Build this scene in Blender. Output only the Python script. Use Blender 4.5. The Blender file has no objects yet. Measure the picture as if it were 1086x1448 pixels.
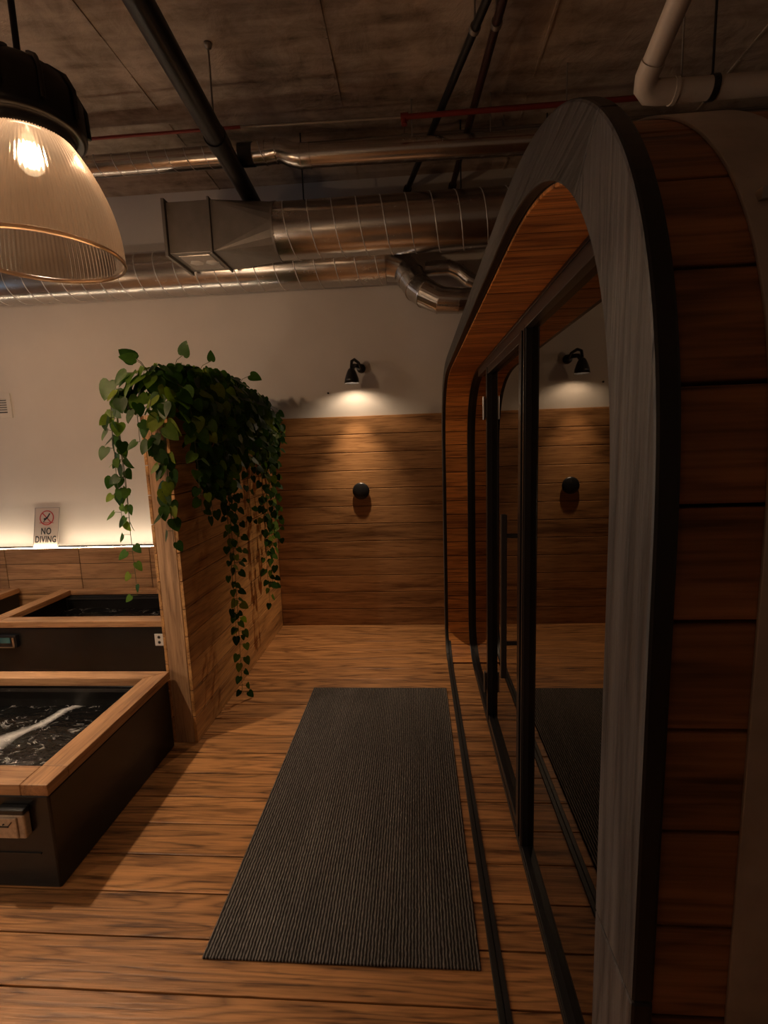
import bpy, bmesh, math, random
from mathutils import Vector, Matrix, Euler
random.seed(7)
PI = math.pi
SC = bpy.context.scene
COL = SC.collection

# ------------------------------------------------------------------ camera, world, exposure
cam_d = bpy.data.cameras.new('camera')
cam = bpy.data.objects.new('camera', cam_d); COL.objects.link(cam)
pitch, yaw, roll = -0.1428, -0.0709, -0.0338
fw = Vector((math.sin(yaw)*math.cos(pitch), math.cos(yaw)*math.cos(pitch), math.sin(pitch)))
r0 = Vector((math.cos(yaw), -math.sin(yaw), 0)); u0 = r0.cross(fw)
rt = math.cos(roll)*r0 + math.sin(roll)*u0; up = -math.sin(roll)*r0 + math.cos(roll)*u0
M = Matrix((rt, up, -fw)).transposed().to_4x4(); M.translation = (0, 0, 1.62)
cam.matrix_world = M
cam_d.sensor_fit = 'VERTICAL'; cam_d.sensor_height = 36; cam_d.lens = 677.806/1448*36
cam_d.clip_start = 0.02
SC.camera = cam
w = bpy.data.worlds.new('world'); SC.world = w; w.use_nodes = True
w.node_tree.nodes['Background'].inputs[0].default_value = (1, .8, .6, 1)
w.node_tree.nodes['Background'].inputs[1].default_value = 0.02
SC.view_settings.view_transform = 'Standard'; SC.view_settings.look = 'None'
SC.view_settings.exposure = 0.8; SC.view_settings.gamma = 1
SC.cycles.max_bounces = 10; SC.cycles.transparent_max_bounces = 16
SC.cycles.sample_clamp_indirect = 6
WARM = (1, .755, .53)
P_TUB, P_WALL, P_FRONT, P_REAR, P_SCONCE, P_SPOT, P_ADDED_LANTERN, E_LED = 72, 46, 4.5, 3.5, 6, 66, 17, 30

# ------------------------------------------------------------------ materials
def newmat(name):
    m = bpy.data.materials.new(name); m.use_nodes = True
    nt = m.node_tree; b = nt.nodes['Principled BSDF']
    return m, nt, b
def N(nt, t, **k):
    n = nt.nodes.new(t)
    for a, v in k.items(): setattr(n, a, v)
    return n
def setin(n, **k):
    for a, v in k.items(): n.inputs[a.replace('_', ' ')].default_value = v
def rgba(c): return (c[0], c[1], c[2], 1)
def mathn(nt, op, a, b=None):
    n = N(nt, 'ShaderNodeMath', operation=op)
    for i, v in ((0, a), (1, b)):
        if v is None: continue
        if isinstance(v, (int, float)): n.inputs[i].default_value = v
        else: nt.links.new(v, n.inputs[i])
    return n.outputs[0]
def ramp(nt, fac, stops):
    n = N(nt, 'ShaderNodeValToRGB'); cr = n.color_ramp
    while len(cr.elements) < len(stops): cr.elements.new(.5)
    for e, (p, c) in zip(cr.elements, stops): e.position = p; e.color = rgba(c)
    nt.links.new(fac, n.inputs[0]); return n.outputs[0]
def noise(nt, vec, scale, detail=2, rough=.5, dist=0):
    n = N(nt, 'ShaderNodeTexNoise'); setin(n, Scale=scale, Detail=detail, Roughness=rough, Distortion=dist)
    nt.links.new(vec, n.inputs['Vector']); return n.outputs['Fac']
def mapping(nt, vec, scale):
    n = N(nt, 'ShaderNodeMapping'); n.inputs['Scale'].default_value = scale
    nt.links.new(vec, n.inputs['Vector']); return n.outputs[0]
def bump(nt, b, h, strength, dist=.01):
    n = N(nt, 'ShaderNodeBump'); setin(n, Strength=strength, Distance=dist)
    nt.links.new(h, n.inputs['Height']); nt.links.new(n.outputs[0], b.inputs['Normal'])

def wood(name, axis, dark, light, rough=.5, var=.35, rings=16, across=6.0, fiber=1.0, bumpk=.25, spec=.4, coat=0):
    m, nt, b = newmat(name)
    tc = N(nt, 'ShaderNodeTexCoord'); geo = N(nt, 'ShaderNodeNewGeometry')
    rnd = geo.outputs['Random Per Island']
    sh = N(nt, 'ShaderNodeVectorMath', operation='SCALE'); sh.inputs[0].default_value = (37.3, 51.7, 23.1)
    nt.links.new(rnd, sh.inputs['Scale'])
    add = N(nt, 'ShaderNodeVectorMath', operation='ADD')
    nt.links.new(tc.outputs['Object'], add.inputs[0]); nt.links.new(sh.outputs[0], add.inputs[1])
    v = add.outputs[0]
    i = 'xyz'.index(axis)
    s1 = [across]*3; s1[i] = .6
    s2 = [150]*3; s2[i] = 5
    s3 = [22]*3; s3[i] = 1.2
    s4 = [75]*3; s4[i] = 6
    n1 = noise(nt, mapping(nt, v, s1), 1.0, 2.0, .45, .2)
    pp = mathn(nt, 'PINGPONG', mathn(nt, 'MULTIPLY', n1, rings), 1.0)
    line = mathn(nt, 'POWER', mathn(nt, 'SUBTRACT', 1.0, pp), 2.5)
    n2 = noise(nt, mapping(nt, v, s2), 1.0, 2.0, .6)
    n3 = noise(nt, mapping(nt, v, s3), 1.0, 3.0, .6)
    pit = ramp(nt, noise(nt, mapping(nt, v, s4), 1.0, 2.0, .55), [(.52, (0, 0, 0)), (.66, (1, 1, 1))])
    t = mathn(nt, 'ADD', .30, mathn(nt, 'MULTIPLY', n2, .62*fiber))
    t = mathn(nt, 'ADD', t, mathn(nt, 'MULTIPLY', mathn(nt, 'SUBTRACT', n3, .5), .75))
    t = mathn(nt, 'SUBTRACT', t, mathn(nt, 'MULTIPLY', line, .30))
    t = mathn(nt, 'SUBTRACT', t, mathn(nt, 'MULTIPLY', pit, .22))
    mid = [(a+c)/2 for a, c in zip(dark, light)]
    c = ramp(nt, t, [(.10, dark), (.45, mid), (.75, light)])
    k = mathn(nt, 'ADD', mathn(nt, 'MULTIPLY', rnd, 2*var), 1-var)
    mx = N(nt, 'ShaderNodeVectorMath', operation='SCALE')
    nt.links.new(c, mx.inputs[0]); nt.links.new(k, mx.inputs['Scale'])
    nt.links.new(mx.outputs[0], b.inputs['Base Color'])
    setin(b, Roughness=rough); b.inputs['Specular IOR Level'].default_value = spec
    if coat: b.inputs['Coat Weight'].default_value = coat; b.inputs['Coat Roughness'].default_value = .35
    bump(nt, b, t, bumpk, .004)
    return m

def plain(name, c, rough=.5, metal=0, spec=.5, nz=0, nscale=30, bumpk=0):
    m, nt, b = newmat(name)
    setin(b, Roughness=rough, Metallic=metal); b.inputs['Specular IOR Level'].default_value = spec
    b.inputs['Base Color'].default_value = rgba(c)
    if nz or bumpk:
        tc = N(nt, 'ShaderNodeTexCoord'); n = noise(nt, tc.outputs['Object'], nscale, 4, .6)
        lo = [x*(1-nz) for x in c]; hi = [min(1, x*(1+nz)) for x in c]
        nt.links.new(ramp(nt, n, [(.3, lo), (.7, hi)]), b.inputs['Base Color'])
        if bumpk: bump(nt, b, n, bumpk, .003)
    return m

def emit(name, c, s):
    m, nt, b = newmat(name)
    b.inputs['Base Color'].default_value = rgba(c); b.inputs['Emission Color'].default_value = rgba(c)
    b.inputs['Emission Strength'].default_value = s
    return m

M_DECK = wood('deck_wood', 'x', (.085, .032, .009), (.56, .262, .092), rough=.42, var=.12, rings=24, across=9, coat=.12)
M_PANEL = wood('panel_wood', 'x', (.16, .070, .024), (.50, .255, .10), rough=.5, var=.14, rings=9, across=6)
M_WAIN = wood('wainscot_wood', 'x', (.24, .12, .05), (.58, .34, .17), rough=.5, var=.12, rings=10, across=5)
M_PART = wood('partition_wood', 'y', (.22, .095, .030), (.64, .335, .12), rough=.5, var=.12, rings=8, across=5)
M_POST = wood('post_wood', 'z', (.20, .10, .045), (.52, .31, .16), rough=.5, var=.10, rings=7, across=6)
M_RIMX = wood('rim_wood_x', 'x', (.22, .10, .042), (.52, .29, .14), rough=.42, var=.12, rings=7, across=8, coat=.1)
M_RIMY = wood('rim_wood_y', 'y', (.20, .09, .038), (.50, .27, .125), rough=.42, var=.12, rings=7, across=8, coat=.1)
M_CEDAR = wood('cedar_inner', 'x', (.22, .070, .014), (.80, .315, .072), rough=.5, var=.2, rings=20, across=8)  # fresher inner cedar, colour also raised to stand in for soffit light
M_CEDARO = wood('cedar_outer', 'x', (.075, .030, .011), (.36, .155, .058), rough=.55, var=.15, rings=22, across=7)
M_CHARZ = wood('charred_wood_z', 'z', (.022, .021, .0215), (.108, .101, .098), rough=.5, var=.08, rings=16, across=11, bumpk=.5)
M_CHARY = wood('charred_wood_y', 'y', (.013, .0125, .0125), (.050, .047, .046), rough=.5, var=.08, rings=16, across=11, bumpk=.5)
M_BLACK = plain('plain_black', (.012, .012, .012), .4)
M_BLACKM = plain('black_metal', (.010, .010, .011), .32, 0, .5)
M_GREYM = plain('grey_metal_frame', (.042, .038, .036), .35, .3)
M_SATIN = plain('tub_black', (.0095, .009, .0085), .30, 0, .4, nz=.4, nscale=3)
M_STRAP = plain('dark_steel_strap', (.46, .40, .35), .45, .4, nz=.25, nscale=9)
M_STEEL = plain('brushed_steel', (.55, .53, .5), .3, 1)
M_BRASS = plain('latch_metal', (.46, .37, .28), .4, .35, nz=.2, nscale=60)
M_RED = plain('red_pipe', (.19, .022, .014), .45, .2)
M_PVC = plain('white_pvc', (.52, .44, .37), .45, 0, .4)
M_GREYC = plain('conduit_grey', (.28, .25, .22), .4, .6)
M_WHITE = plain('white_plastic', (.62, .58, .52), .5)
M_SOCK = plain('socket_dark', (.03, .025, .02), .5)
M_SUB = plain('subfloor_dark', (.012, .008, .005), .9)
M_TEAL = plain('display_teal', (.03, .12, .14), .25)
M_INK = plain('black_ink', (.012, .012, .012), .6)
M_SIGNRED = plain('sign_red', (.42, .02, .015), .5)
M_SOIL = plain('potting_soil', (.03, .02, .012), .95, nz=.5, nscale=80, bumpk=.6)

def mk_wall():
    m, nt, b = newmat('wall_paint'); tc = N(nt, 'ShaderNodeTexCoord')
    n = noise(nt, tc.outputs['Object'], 2.2, 5, .6); n2 = noise(nt, tc.outputs['Object'], 160, 2, .5)
    nt.links.new(ramp(nt, n, [(.3, (.54, .505, .465)), (.7, (.58, .543, .50))]), b.inputs['Base Color'])
    setin(b, Roughness=.8); b.inputs['Specular IOR Level'].default_value = .2; bump(nt, b, n2, .06, .002)
    return m
M_WALL = mk_wall()
def mk_concrete():
    m, nt, b = newmat('raw_concrete'); tc = N(nt, 'ShaderNodeTexCoord'); o = tc.outputs['Object']
    n1 = noise(nt, o, 1.1, 8, .65, .4); n2 = noise(nt, o, 6.5, 6, .7, .6); n3 = noise(nt, mapping(nt, o, (1.5, 9, 1)), 1.4, 5, .6, .3)
    t = mathn(nt, 'ADD', mathn(nt, 'MULTIPLY', n1, .5), mathn(nt, 'MULTIPLY', n2, .25))
    t = mathn(nt, 'ADD', t, mathn(nt, 'MULTIPLY', n3, .3))
    c = ramp(nt, t, [(.38, (.09, .068, .05)), (.46, (.27, .215, .165)), (.56, (.47, .385, .305)), (.70, (.62, .52, .42))])
    nt.links.new(c, b.inputs['Base Color']); setin(b, Roughness=.85); b.inputs['Specular IOR Level'].default_value = .2
    bump(nt, b, mathn(nt, 'ADD', n2, n1), .5, .02)
    return m
M_CONC = mk_concrete()
def mk_galv():
    m, nt, b = newmat('galvanised_steel'); tc = N(nt, 'ShaderNodeTexCoord'); o = tc.outputs['Object']
    n1 = noise(nt, mapping(nt, o, (3, 12, 12)), 1.3, 4, .6); n2 = noise(nt, o, 45, 3, .6)
    t = mathn(nt, 'ADD', mathn(nt, 'MULTIPLY', n1, .7), mathn(nt, 'MULTIPLY', n2, .3))
    nt.links.new(ramp(nt, t, [(.3, (.50, .475, .45)), (.7, (.66, .63, .60))]), b.inputs['Base Color'])
    setin(b, Metallic=1.0); nt.links.new(ramp(nt, t, [(.3, (.19,)*3), (.7, (.29,)*3)]), b.inputs['Roughness'])
    return m
M_GALV = mk_galv()
M_SEAM = plain('duct_seam', (.62, .59, .56), .45, .6)
M_GALVD = plain('dull_sheet_metal', (.26, .24, .22), .5, .75, nz=.12, nscale=8)
def mk_mat():
    m, nt, b = newmat('woven_mat'); tc = N(nt, 'ShaderNodeTexCoord'); o = tc.outputs['Object']
    wv = N(nt, 'ShaderNodeTexWave', wave_type='BANDS', bands_direction='X')
    setin(wv, Scale=29.0, Distortion=2.2, Detail=2.0); wv.inputs['Detail Scale'].default_value = 3.0
    nt.links.new(mapping(nt, o, (1, .55, 1)), wv.inputs['Vector'])
    kn = noise(nt, mapping(nt, o, (95, 62, 1)), 1.0, 2, .5)
    pat = noise(nt, mapping(nt, o, (9, 1.2, 1)), 1.0, 4, .6)
    h = mathn(nt, 'MULTIPLY', wv.outputs['Fac'], mathn(nt, 'ADD', kn, .25))
    c = ramp(nt, h, [(.05, (.022, .019, .017)), (.35, (.075, .065, .059)), (.8, (.18, .158, .143))])
    mx = N(nt, 'ShaderNodeVectorMath', operation='SCALE'); nt.links.new(c, mx.inputs[0])
    nt.links.new(mathn(nt, 'ADD', mathn(nt, 'MULTIPLY', pat, .9), .55), mx.inputs['Scale'])
    nt.links.new(mx.outputs[0], b.inputs['Base Color']); setin(b, Roughness=.8); b.inputs['Specular IOR Level'].default_value = .25
    bump(nt, b, h, .9, .006)
    return m
M_MAT = mk_mat()
def mk_glass():
    m, nt, b = newmat('tinted_mirror_glass'); out = nt.nodes['Material Output']
    g = N(nt, 'ShaderNodeBsdfGlossy'); setin(g, Color=(.95, .88, .80, 1), Roughness=0.0)
    t = N(nt, 'ShaderNodeBsdfTransparent'); setin(t, Color=(.32, .28, .25, 1))
    fr = N(nt, 'ShaderNodeFresnel'); setin(fr, IOR=2.9)
    mx = N(nt, 'ShaderNodeMixShader'); nt.links.new(fr.outputs[0], mx.inputs[0])
    nt.links.new(t.outputs[0], mx.inputs[1]); nt.links.new(g.outputs[0], mx.inputs[2]); nt.links.new(mx.outputs[0], out.inputs[0])
    return m
M_GLASS = mk_glass()
def mk_shade():
    m, nt, b = newmat('prismatic_shade'); out = nt.nodes['Material Output']
    t = N(nt, 'ShaderNodeBsdfTransparent'); setin(t, Color=(.88, .75, .62, 1))
    tr = N(nt, 'ShaderNodeBsdfTranslucent'); setin(tr, Color=(.85, .62, .42, 1))
    rf = N(nt, 'ShaderNodeBsdfRefraction'); setin(rf, Color=(.50, .36, .25, 1), Roughness=.28, IOR=1.06)
    g = N(nt, 'ShaderNodeBsdfGlossy'); setin(g, Color=(1, .93, .85, 1), Roughness=.2)
    a0 = N(nt, 'ShaderNodeMixShader'); a0.inputs[0].default_value = .6
    nt.links.new(t.outputs[0], a0.inputs[1]); nt.links.new(rf.outputs[0], a0.inputs[2])
    a = N(nt, 'ShaderNodeMixShader'); a.inputs[0].default_value = .075
    nt.links.new(a0.outputs[0], a.inputs[1]); nt.links.new(tr.outputs[0], a.inputs[2])
    fr = N(nt, 'ShaderNodeFresnel'); setin(fr, IOR=1.5)
    c = N(nt, 'ShaderNodeMixShader'); nt.links.new(fr.outputs[0], c.inputs[0])
    nt.links.new(a.outputs[0], c.inputs[1]); nt.links.new(g.outputs[0], c.inputs[2]); nt.links.new(c.outputs[0], out.inputs[0])
    return m
M_SHADE = mk_shade()
def mk_bulb():
    m, nt, b = newmat('lamp_bulb'); out = nt.nodes['Material Output']
    t = N(nt, 'ShaderNodeBsdfTransparent'); e = N(nt, 'ShaderNodeEmission'); setin(e, Color=(1, .78, .52, 1), Strength=2.2)
    a = N(nt, 'ShaderNodeMixShader'); a.inputs[0].default_value = .3
    nt.links.new(t.outputs[0], a.inputs[1]); nt.links.new(e.outputs[0], a.inputs[2]); nt.links.new(a.outputs[0], out.inputs[0])
    return m
M_BULB = mk_bulb()
M_LED = emit('led_tape', (1, .79, .56), E_LED)
def mk_water():
    m, nt, b = newmat('bubbling_water'); tc = N(nt, 'ShaderNodeTexCoord'); o = tc.outputs['Object']
    n0 = noise(nt, o, 7, 4, .6, .5)
    # streak of foam across the surface: band along a slanted line, broken by noise
    sep = N(nt, 'ShaderNodeSeparateXYZ'); nt.links.new(o, sep.inputs[0])
    d = mathn(nt, 'ADD', mathn(nt, 'SUBTRACT', sep.outputs[0], mathn(nt, 'ADD', .145, mathn(nt, 'MULTIPLY', sep.outputs[1], .53))), mathn(nt, 'MULTIPLY', mathn(nt, 'SUBTRACT', n0, .5), .10))
    ad = mathn(nt, 'ABSOLUTE', d)
    core = mathn(nt, 'MULTIPLY', mathn(nt, 'LESS_THAN', ad, .5), mathn(nt, 'SUBTRACT', 1.0, mathn(nt, 'MULTIPLY', ad, mathn(nt, 'MAXIMUM', 7.0, mathn(nt, 'ADD', 11.0, mathn(nt, 'MULTIPLY', sep.outputs[1], 52.0))))))
    core = mathn(nt, 'MAXIMUM', core, 0.0)
    vo = N(nt, 'ShaderNodeTexNoise'); setin(vo, Scale=9.0, Detail=3.0, Distortion=2.4)
    nt.links.new(o, vo.inputs['Vector'])
    cont = mathn(nt, 'SUBTRACT', 1.0, mathn(nt, 'MULTIPLY', mathn(nt, 'ABSOLUTE', mathn(nt, 'SUBTRACT', vo.outputs['Fac'], .5)), 34.0))
    cont = mathn(nt, 'MAXIMUM', cont, 0.0)
    brk = ramp(nt, noise(nt, o, 11, 3, .6), [(.5, (0, 0, 0)), (.62, (1, 1, 1))])
    cont = mathn(nt, 'MULTIPLY', mathn(nt, 'MULTIPLY', cont, brk), .55)
    fo = mathn(nt, 'MINIMUM', mathn(nt, 'ADD', mathn(nt, 'MULTIPLY', core, .95), cont), 1.0)
    mix = N(nt, 'ShaderNodeMix', data_type='RGBA'); mix.inputs[6].default_value = (.006, .006, .006, 1); mix.inputs[7].default_value = (.62, .60, .58, 1)
    nt.links.new(fo, mix.inputs[0]); nt.links.new(mix.outputs[2], b.inputs['Base Color'])
    setin(b, Roughness=.07); b.inputs['Specular IOR Level'].default_value = .5
    n3 = noise(nt, mapping(nt, o, (1, 1.6, 1)), 16, 3, .6, .8)
    bump(nt, b, n3, .35, .03)
    return m
M_WATER = mk_water()
def mk_leaf(name, hi):
    m, nt, b = newmat(name); out = nt.nodes['Material Output']
    geo = N(nt, 'ShaderNodeNewGeometry'); tc = N(nt, 'ShaderNodeTexCoord')
    vr = ramp(nt, geo.outputs['Random Per Island'], [(0, (.012, .036, .005)), (.55, (.026, .070, .008)), (.86, tuple(a+(b_-a)*hi for a, b_ in zip((.03, .075, .01), (.075, .13, .014)))), (1, tuple(a+(b_-a)*hi for a, b_ in zip((.035, .08, .012), (.17, .21, .03))))])
    n = noise(nt, tc.outputs['Object'], 55, 3, .6)
    k = N(nt, 'ShaderNodeVectorMath', operation='SCALE'); nt.links.new(vr, k.inputs[0])
    nt.links.new(mathn(nt, 'ADD', mathn(nt, 'MULTIPLY', n, .8), .6), k.inputs['Scale'])
    nt.links.new(k.outputs[0], b.inputs['Base Color']); setin(b, Roughness=.42); b.inputs['Specular IOR Level'].default_value = .16
    tr = N(nt, 'ShaderNodeBsdfTranslucent')
    k2 = N(nt, 'ShaderNodeVectorMath', operation='MULTIPLY'); nt.links.new(k.outputs[0], k2.inputs[0]); k2.inputs[1].default_value = (1.8, 2.3, .5)
    nt.links.new(k2.outputs[0], tr.inputs[0])
    mx = N(nt, 'ShaderNodeMixShader'); mx.inputs[0].default_value = .33
    nt.links.new(b.outputs[0], mx.inputs[1]); nt.links.new(tr.outputs[0], mx.inputs[2]); nt.links.new(mx.outputs[0], out.inputs[0])
    return m
M_LEAF = mk_leaf('pothos_leaf', 1.0)
M_LEAFD = mk_leaf('pothos_leaf_dark', 0.0)
M_STEM = plain('pothos_stem', (.09, .10, .03), .5)
def mk_sign():
    m, nt, b = newmat('sign_acrylic'); out = nt.nodes['Material Output']
    b.inputs['Base Color'].default_value = (.66, .58, .50, 1); setin(b, Roughness=.35)
    tr = N(nt, 'ShaderNodeBsdfTranslucent'); setin(tr, Color=(.7, .56, .44, 1))
    mx = N(nt, 'ShaderNodeMixShader'); mx.inputs[0].default_value = .25
    nt.links.new(b.outputs[0], mx.inputs[1]); nt.links.new(tr.outputs[0], mx.inputs[2]); nt.links.new(mx.outputs[0], out.inputs[0])
    return m
M_SIGN = mk_sign()

# ------------------------------------------------------------------ mesh helpers
class MB:
    def __init__(s): s.v = []; s.f = []; s.mi = []; s.sm = []
    def add(s, vs, fs, mi=0, smooth=False):
        o = len(s.v); s.v += [tuple(p) for p in vs]
        for f in fs: s.f.append([i+o for i in f]); s.mi.append(mi); s.sm.append(smooth)
        return s
    def box(s, x0, x1, y0, y1, z0, z1, mi=0):
        v = [(x, y, z) for x in (x0, x1) for y in (y0, y1) for z in (z0, z1)]
        return s.add(v, [(0, 1, 3, 2), (4, 6, 7, 5), (0, 4, 5, 1), (2, 3, 7, 6), (0, 2, 6, 4), (1, 5, 7, 3)], mi)
    def hexa(s, a, b, mi=0):   # two quads -> solid
        v = list(a)+list(b)
        return s.add(v, [(3, 2, 1, 0), (4, 5, 6, 7), (0, 1, 5, 4), (1, 2, 6, 5), (2, 3, 7, 6), (3, 0, 4, 7)], mi)
    def prism(s, poly, d, mi=0):  # polygon (3d points) extruded by vector d
        n = len(poly); v = [Vector(p) for p in poly]; v += [p+Vector(d) for p in v]
        fs = [tuple(range(n))[::-1], tuple(range(n, 2*n))] + [(i, (i+1) % n, n+(i+1) % n, n+i) for i in range(n)]
        return s.add(v, fs, mi)
    def tube(s, path, rad, seg=12, mi=0, caps=True, smooth=True):
        P = [Vector(p) for p in path]; n = len(P); R = rad if isinstance(rad, (list, tuple)) else [rad]*n
        vs = []; T0 = None; nor = None
        for i in range(n):
            t = (P[min(i+1, n-1)]-P[max(i-1, 0)]).normalized()
            if nor is None:
                a = Vector((0, 0, 1)) if abs(t.z) < .9 else Vector((1, 0, 0)); nor = (a-t*a.dot(t)).normalized()
            else: nor = (nor-t*nor.dot(t)).normalized()
            bi = t.cross(nor)
            for k in range(seg):
                a = 2*PI*k/seg; vs.append(P[i]+(nor*math.cos(a)+bi*math.sin(a))*R[i])
        fs = [(i*seg+k, i*seg+(k+1) % seg, (i+1)*seg+(k+1) % seg, (i+1)*seg+k) for i in range(n-1) for k in range(seg)]
        s.add(vs, fs, mi, smooth)
        if caps:
            s.add(vs[:seg], [tuple(range(seg))[::-1]], mi); s.add(vs[-seg:], [tuple(range(seg))], mi)
        return s
    def lathe(s, prof, c, seg=32, mi=0, smooth=True, axis='z', rib=None):
        vs = []
        for j, (r, h) in enumerate(prof):
            for k in range(seg):
                a = 2*PI*k/seg; rr = r + (rib(j, k) if rib else 0)
                p = (rr*math.cos(a), rr*math.sin(a), h)
                if axis == 'y': p = (p[0], -h, p[1])
                if axis == 'x': p = (h, p[0], p[1])
                vs.append((c[0]+p[0], c[1]+p[1], c[2]+p[2]))
        n = len(prof)
        fs = [(j*seg+k, j*seg+(k+1) % seg, (j+1)*seg+(k+1) % seg, (j+1)*seg+k) for j in range(n-1) for k in range(seg)]
        return s.add(vs, fs, mi, smooth)
    def build(s, name, mats, parent=None, bevel=0, solid=0, fix=True):
        me = bpy.data.meshes.new(name)
        off = Vector(parent_world(parent)) if parent else Vector((0, 0, 0))
        me.from_pydata([Vector(p)-off for p in s.v], [], s.f)
        if not isinstance(mats, (list, tuple)): mats = [mats]
        for m in mats: me.materials.append(m)
        me.polygons.foreach_set('material_index', s.mi); me.polygons.foreach_set('use_smooth', s.sm)
        if fix:
            bm = bmesh.new(); bm.from_mesh(me); bmesh.ops.recalc_face_normals(bm, faces=bm.faces[:]); bm.to_mesh(me); bm.free()
        me.update()
        o = bpy.data.objects.new(name, me); COL.objects.link(o)
        if parent: o.parent = parent
        if bevel:
            b = o.modifiers.new('bevel', 'BEVEL'); b.width = bevel; b.segments = 2; b.limit_method = 'ANGLE'; b.angle_limit = .7
        if solid:
            b = o.modifiers.new('solid', 'SOLIDIFY'); b.thickness = solid; b.offset = 0
        return o
def parent_world(p):
    v = Vector((0, 0, 0))
    while p: v += p.location; p = p.parent
    return v
def tag(o, label, cat, group=None):
    o['label'] = label; o['category'] = cat
    if group: o['group'] = group
    return o
def thing(name, label, cat, loc=(0, 0, 0), group=None):
    o = bpy.data.objects.new(name, None); COL.objects.link(o); o.location = loc; o.empty_display_size = .05
    return tag(o, label, cat, group)
def struct(o): o['kind'] = 'structure'; return o
def point_light(name, loc, power, parent=None, radius=.03, color=WARM):
    l = bpy.data.lights.new(name, 'POINT'); l.energy = power; l.color = color; l.shadow_soft_size = radius
    o = bpy.data.objects.new(name, l); COL.objects.link(o)
    o.location = Vector(loc) - (parent_world(parent) if parent else Vector())
    if parent: o.parent = parent
    return o

# ------------------------------------------------------------------ setting
CZ, BY, WY = 3.705, 4.117, 4.137
XL, XR, YB = -6.5, 4.2, -4.0
f = MB(); y = 2.302-.161*39
while y < WY:
    f.box(XL, XR, y+.0025, min(y+.161, WY)-.0025, -.03, 0); y += .161
f.box(XL, XR, YB, WY, -.06, -.028, 1)
struct(f.build('floor', [M_DECK, M_SUB], bevel=.002))
f = MB(); f.box(XL, XR, YB, WY+.1, CZ, CZ+.2)
for sx in (-5.0, -3.86, -2.7, -1.545, -.41, .735, 1.88, 3.0):
    for k in range(60):
        y0 = YB+k*(WY-YB)/60; y1 = YB+(k+1)*(WY-YB)/60; h = random.uniform(.002, .010)
        if random.random() < .9: f.box(sx-.005-random.uniform(0, .004), sx+.005, y0, y1, CZ-h, CZ+.01)
for sy in (-1.6, .9):
    f.box(XL, XR, sy-.004, sy+.004, CZ-.006, CZ+.01)
struct(f.build('ceiling', M_CONC))
struct(MB().box(XL, XR, WY, WY+.12, -.06, CZ+.1).build('wall_back', M_WALL))
struct(MB().box(XL-.12, XL, YB, WY, -.06, CZ+.1).build('wall_left', M_WALL))
struct(MB().box(XR, XR+.12, YB, WY, -.06, CZ+.1).build('wall_right', M_WALL))
struct(MB().box(XL, XR, YB-.12, YB, -.06, CZ+.1).build('wall_front', M_WALL))
f = MB(); f.box(XL, XL+.05, .7, 2.6, 1.0, 1.06); f.box(XL, XL+.05, .7, 2.6, 2.74, 2.8); f.box(XL, XL+.05, .7, .76, 1.06, 2.74); f.box(XL, XL+.05, 2.54, 2.6, 1.06, 2.74); f.box(XL, XL+.04, 1.63, 1.67, 1.06, 2.74)
struct(f.build('window_1', M_BLACKM))
f = MB(); f.box(XL+.001, XL+.012, .765, 2.535, 1.065, 2.735); f.build('pane', emit('evening_daylight', (.35, .58, .85), .9), bpy.data.objects['window_1'])
# wood panelling on the back wall (12 boards)
f = MB(); hb = 1.856/12
for i in range(12): f.box(-1.251, .56, BY, WY, i*hb+.002, (i+1)*hb-.002)
f.box(-1.251, .56, BY+.006, WY, 0, 1.85, 1)
struct(f.build('trim_1', [M_PANEL, M_SUB], bevel=.003))
# low wainscot behind the tubs with a ledge
f = MB(); xs = [-6.5, -5.80, -5.11, -4.42, -3.735, -3.03, -2.375, -1.70, -1.36]
for a, b in zip(xs, xs[1:]):
    z = .786; k = 0
    while z > 0:
        z1 = max(0, z-.143); f.box(a+.003, b-.003, 3.997, 4.017, z1+.002, z-.002); z = z1
f.box(-6.5, -1.36, 4.004, WY, 0, .780, 1)
struct(f.build('trim_2', [M_WAIN, M_SUB], bevel=.002))
o = tag(MB().box(-6.4, -1.41, 4.012, 4.026, .780, .7865).build('led_strip', M_LED), 'warm glowing light strip along the wainscot ledge behind the sign', 'light strip')

# ------------------------------------------------------------------ partition with planter
PX, PL, PN, PH = -1.251, -1.3765, 2.386, 1.856
pt = thing('partition', 'tall timber-clad partition with a squared end post beside the tubs', 'partition', (-1.31, 3.2, 0))
f = MB(); f.box(PL, -1.270, PN, PN+.06, 0, 1.80); f.build('end_post', M_POST, pt, bevel=.004)
f = MB()
for i in range(12): f.box(-1.269, PX, PN+.001, BY-.001, i*hb+.002, min((i+1)*hb, 1.85)-.002)
f.box(-1.272, -1.262, PN+.03, BY-.001, 0, 1.84, 1)
f.build('cladding', [M_PART, M_SUB], pt, bevel=.002)
f = MB()
for i in range(12): f.box(-1.394, -1.3775, PN+.001, 3.995, i*hb+.002, min((i+1)*hb, 1.80)-.002)
f.build('cladding', [M_PART], pt, bevel=.002)
f = MB(); f.box(PL, -1.272, PN+.062, 3.99, 0, 1.55); f.build('core', M_SUB, pt)

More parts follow.
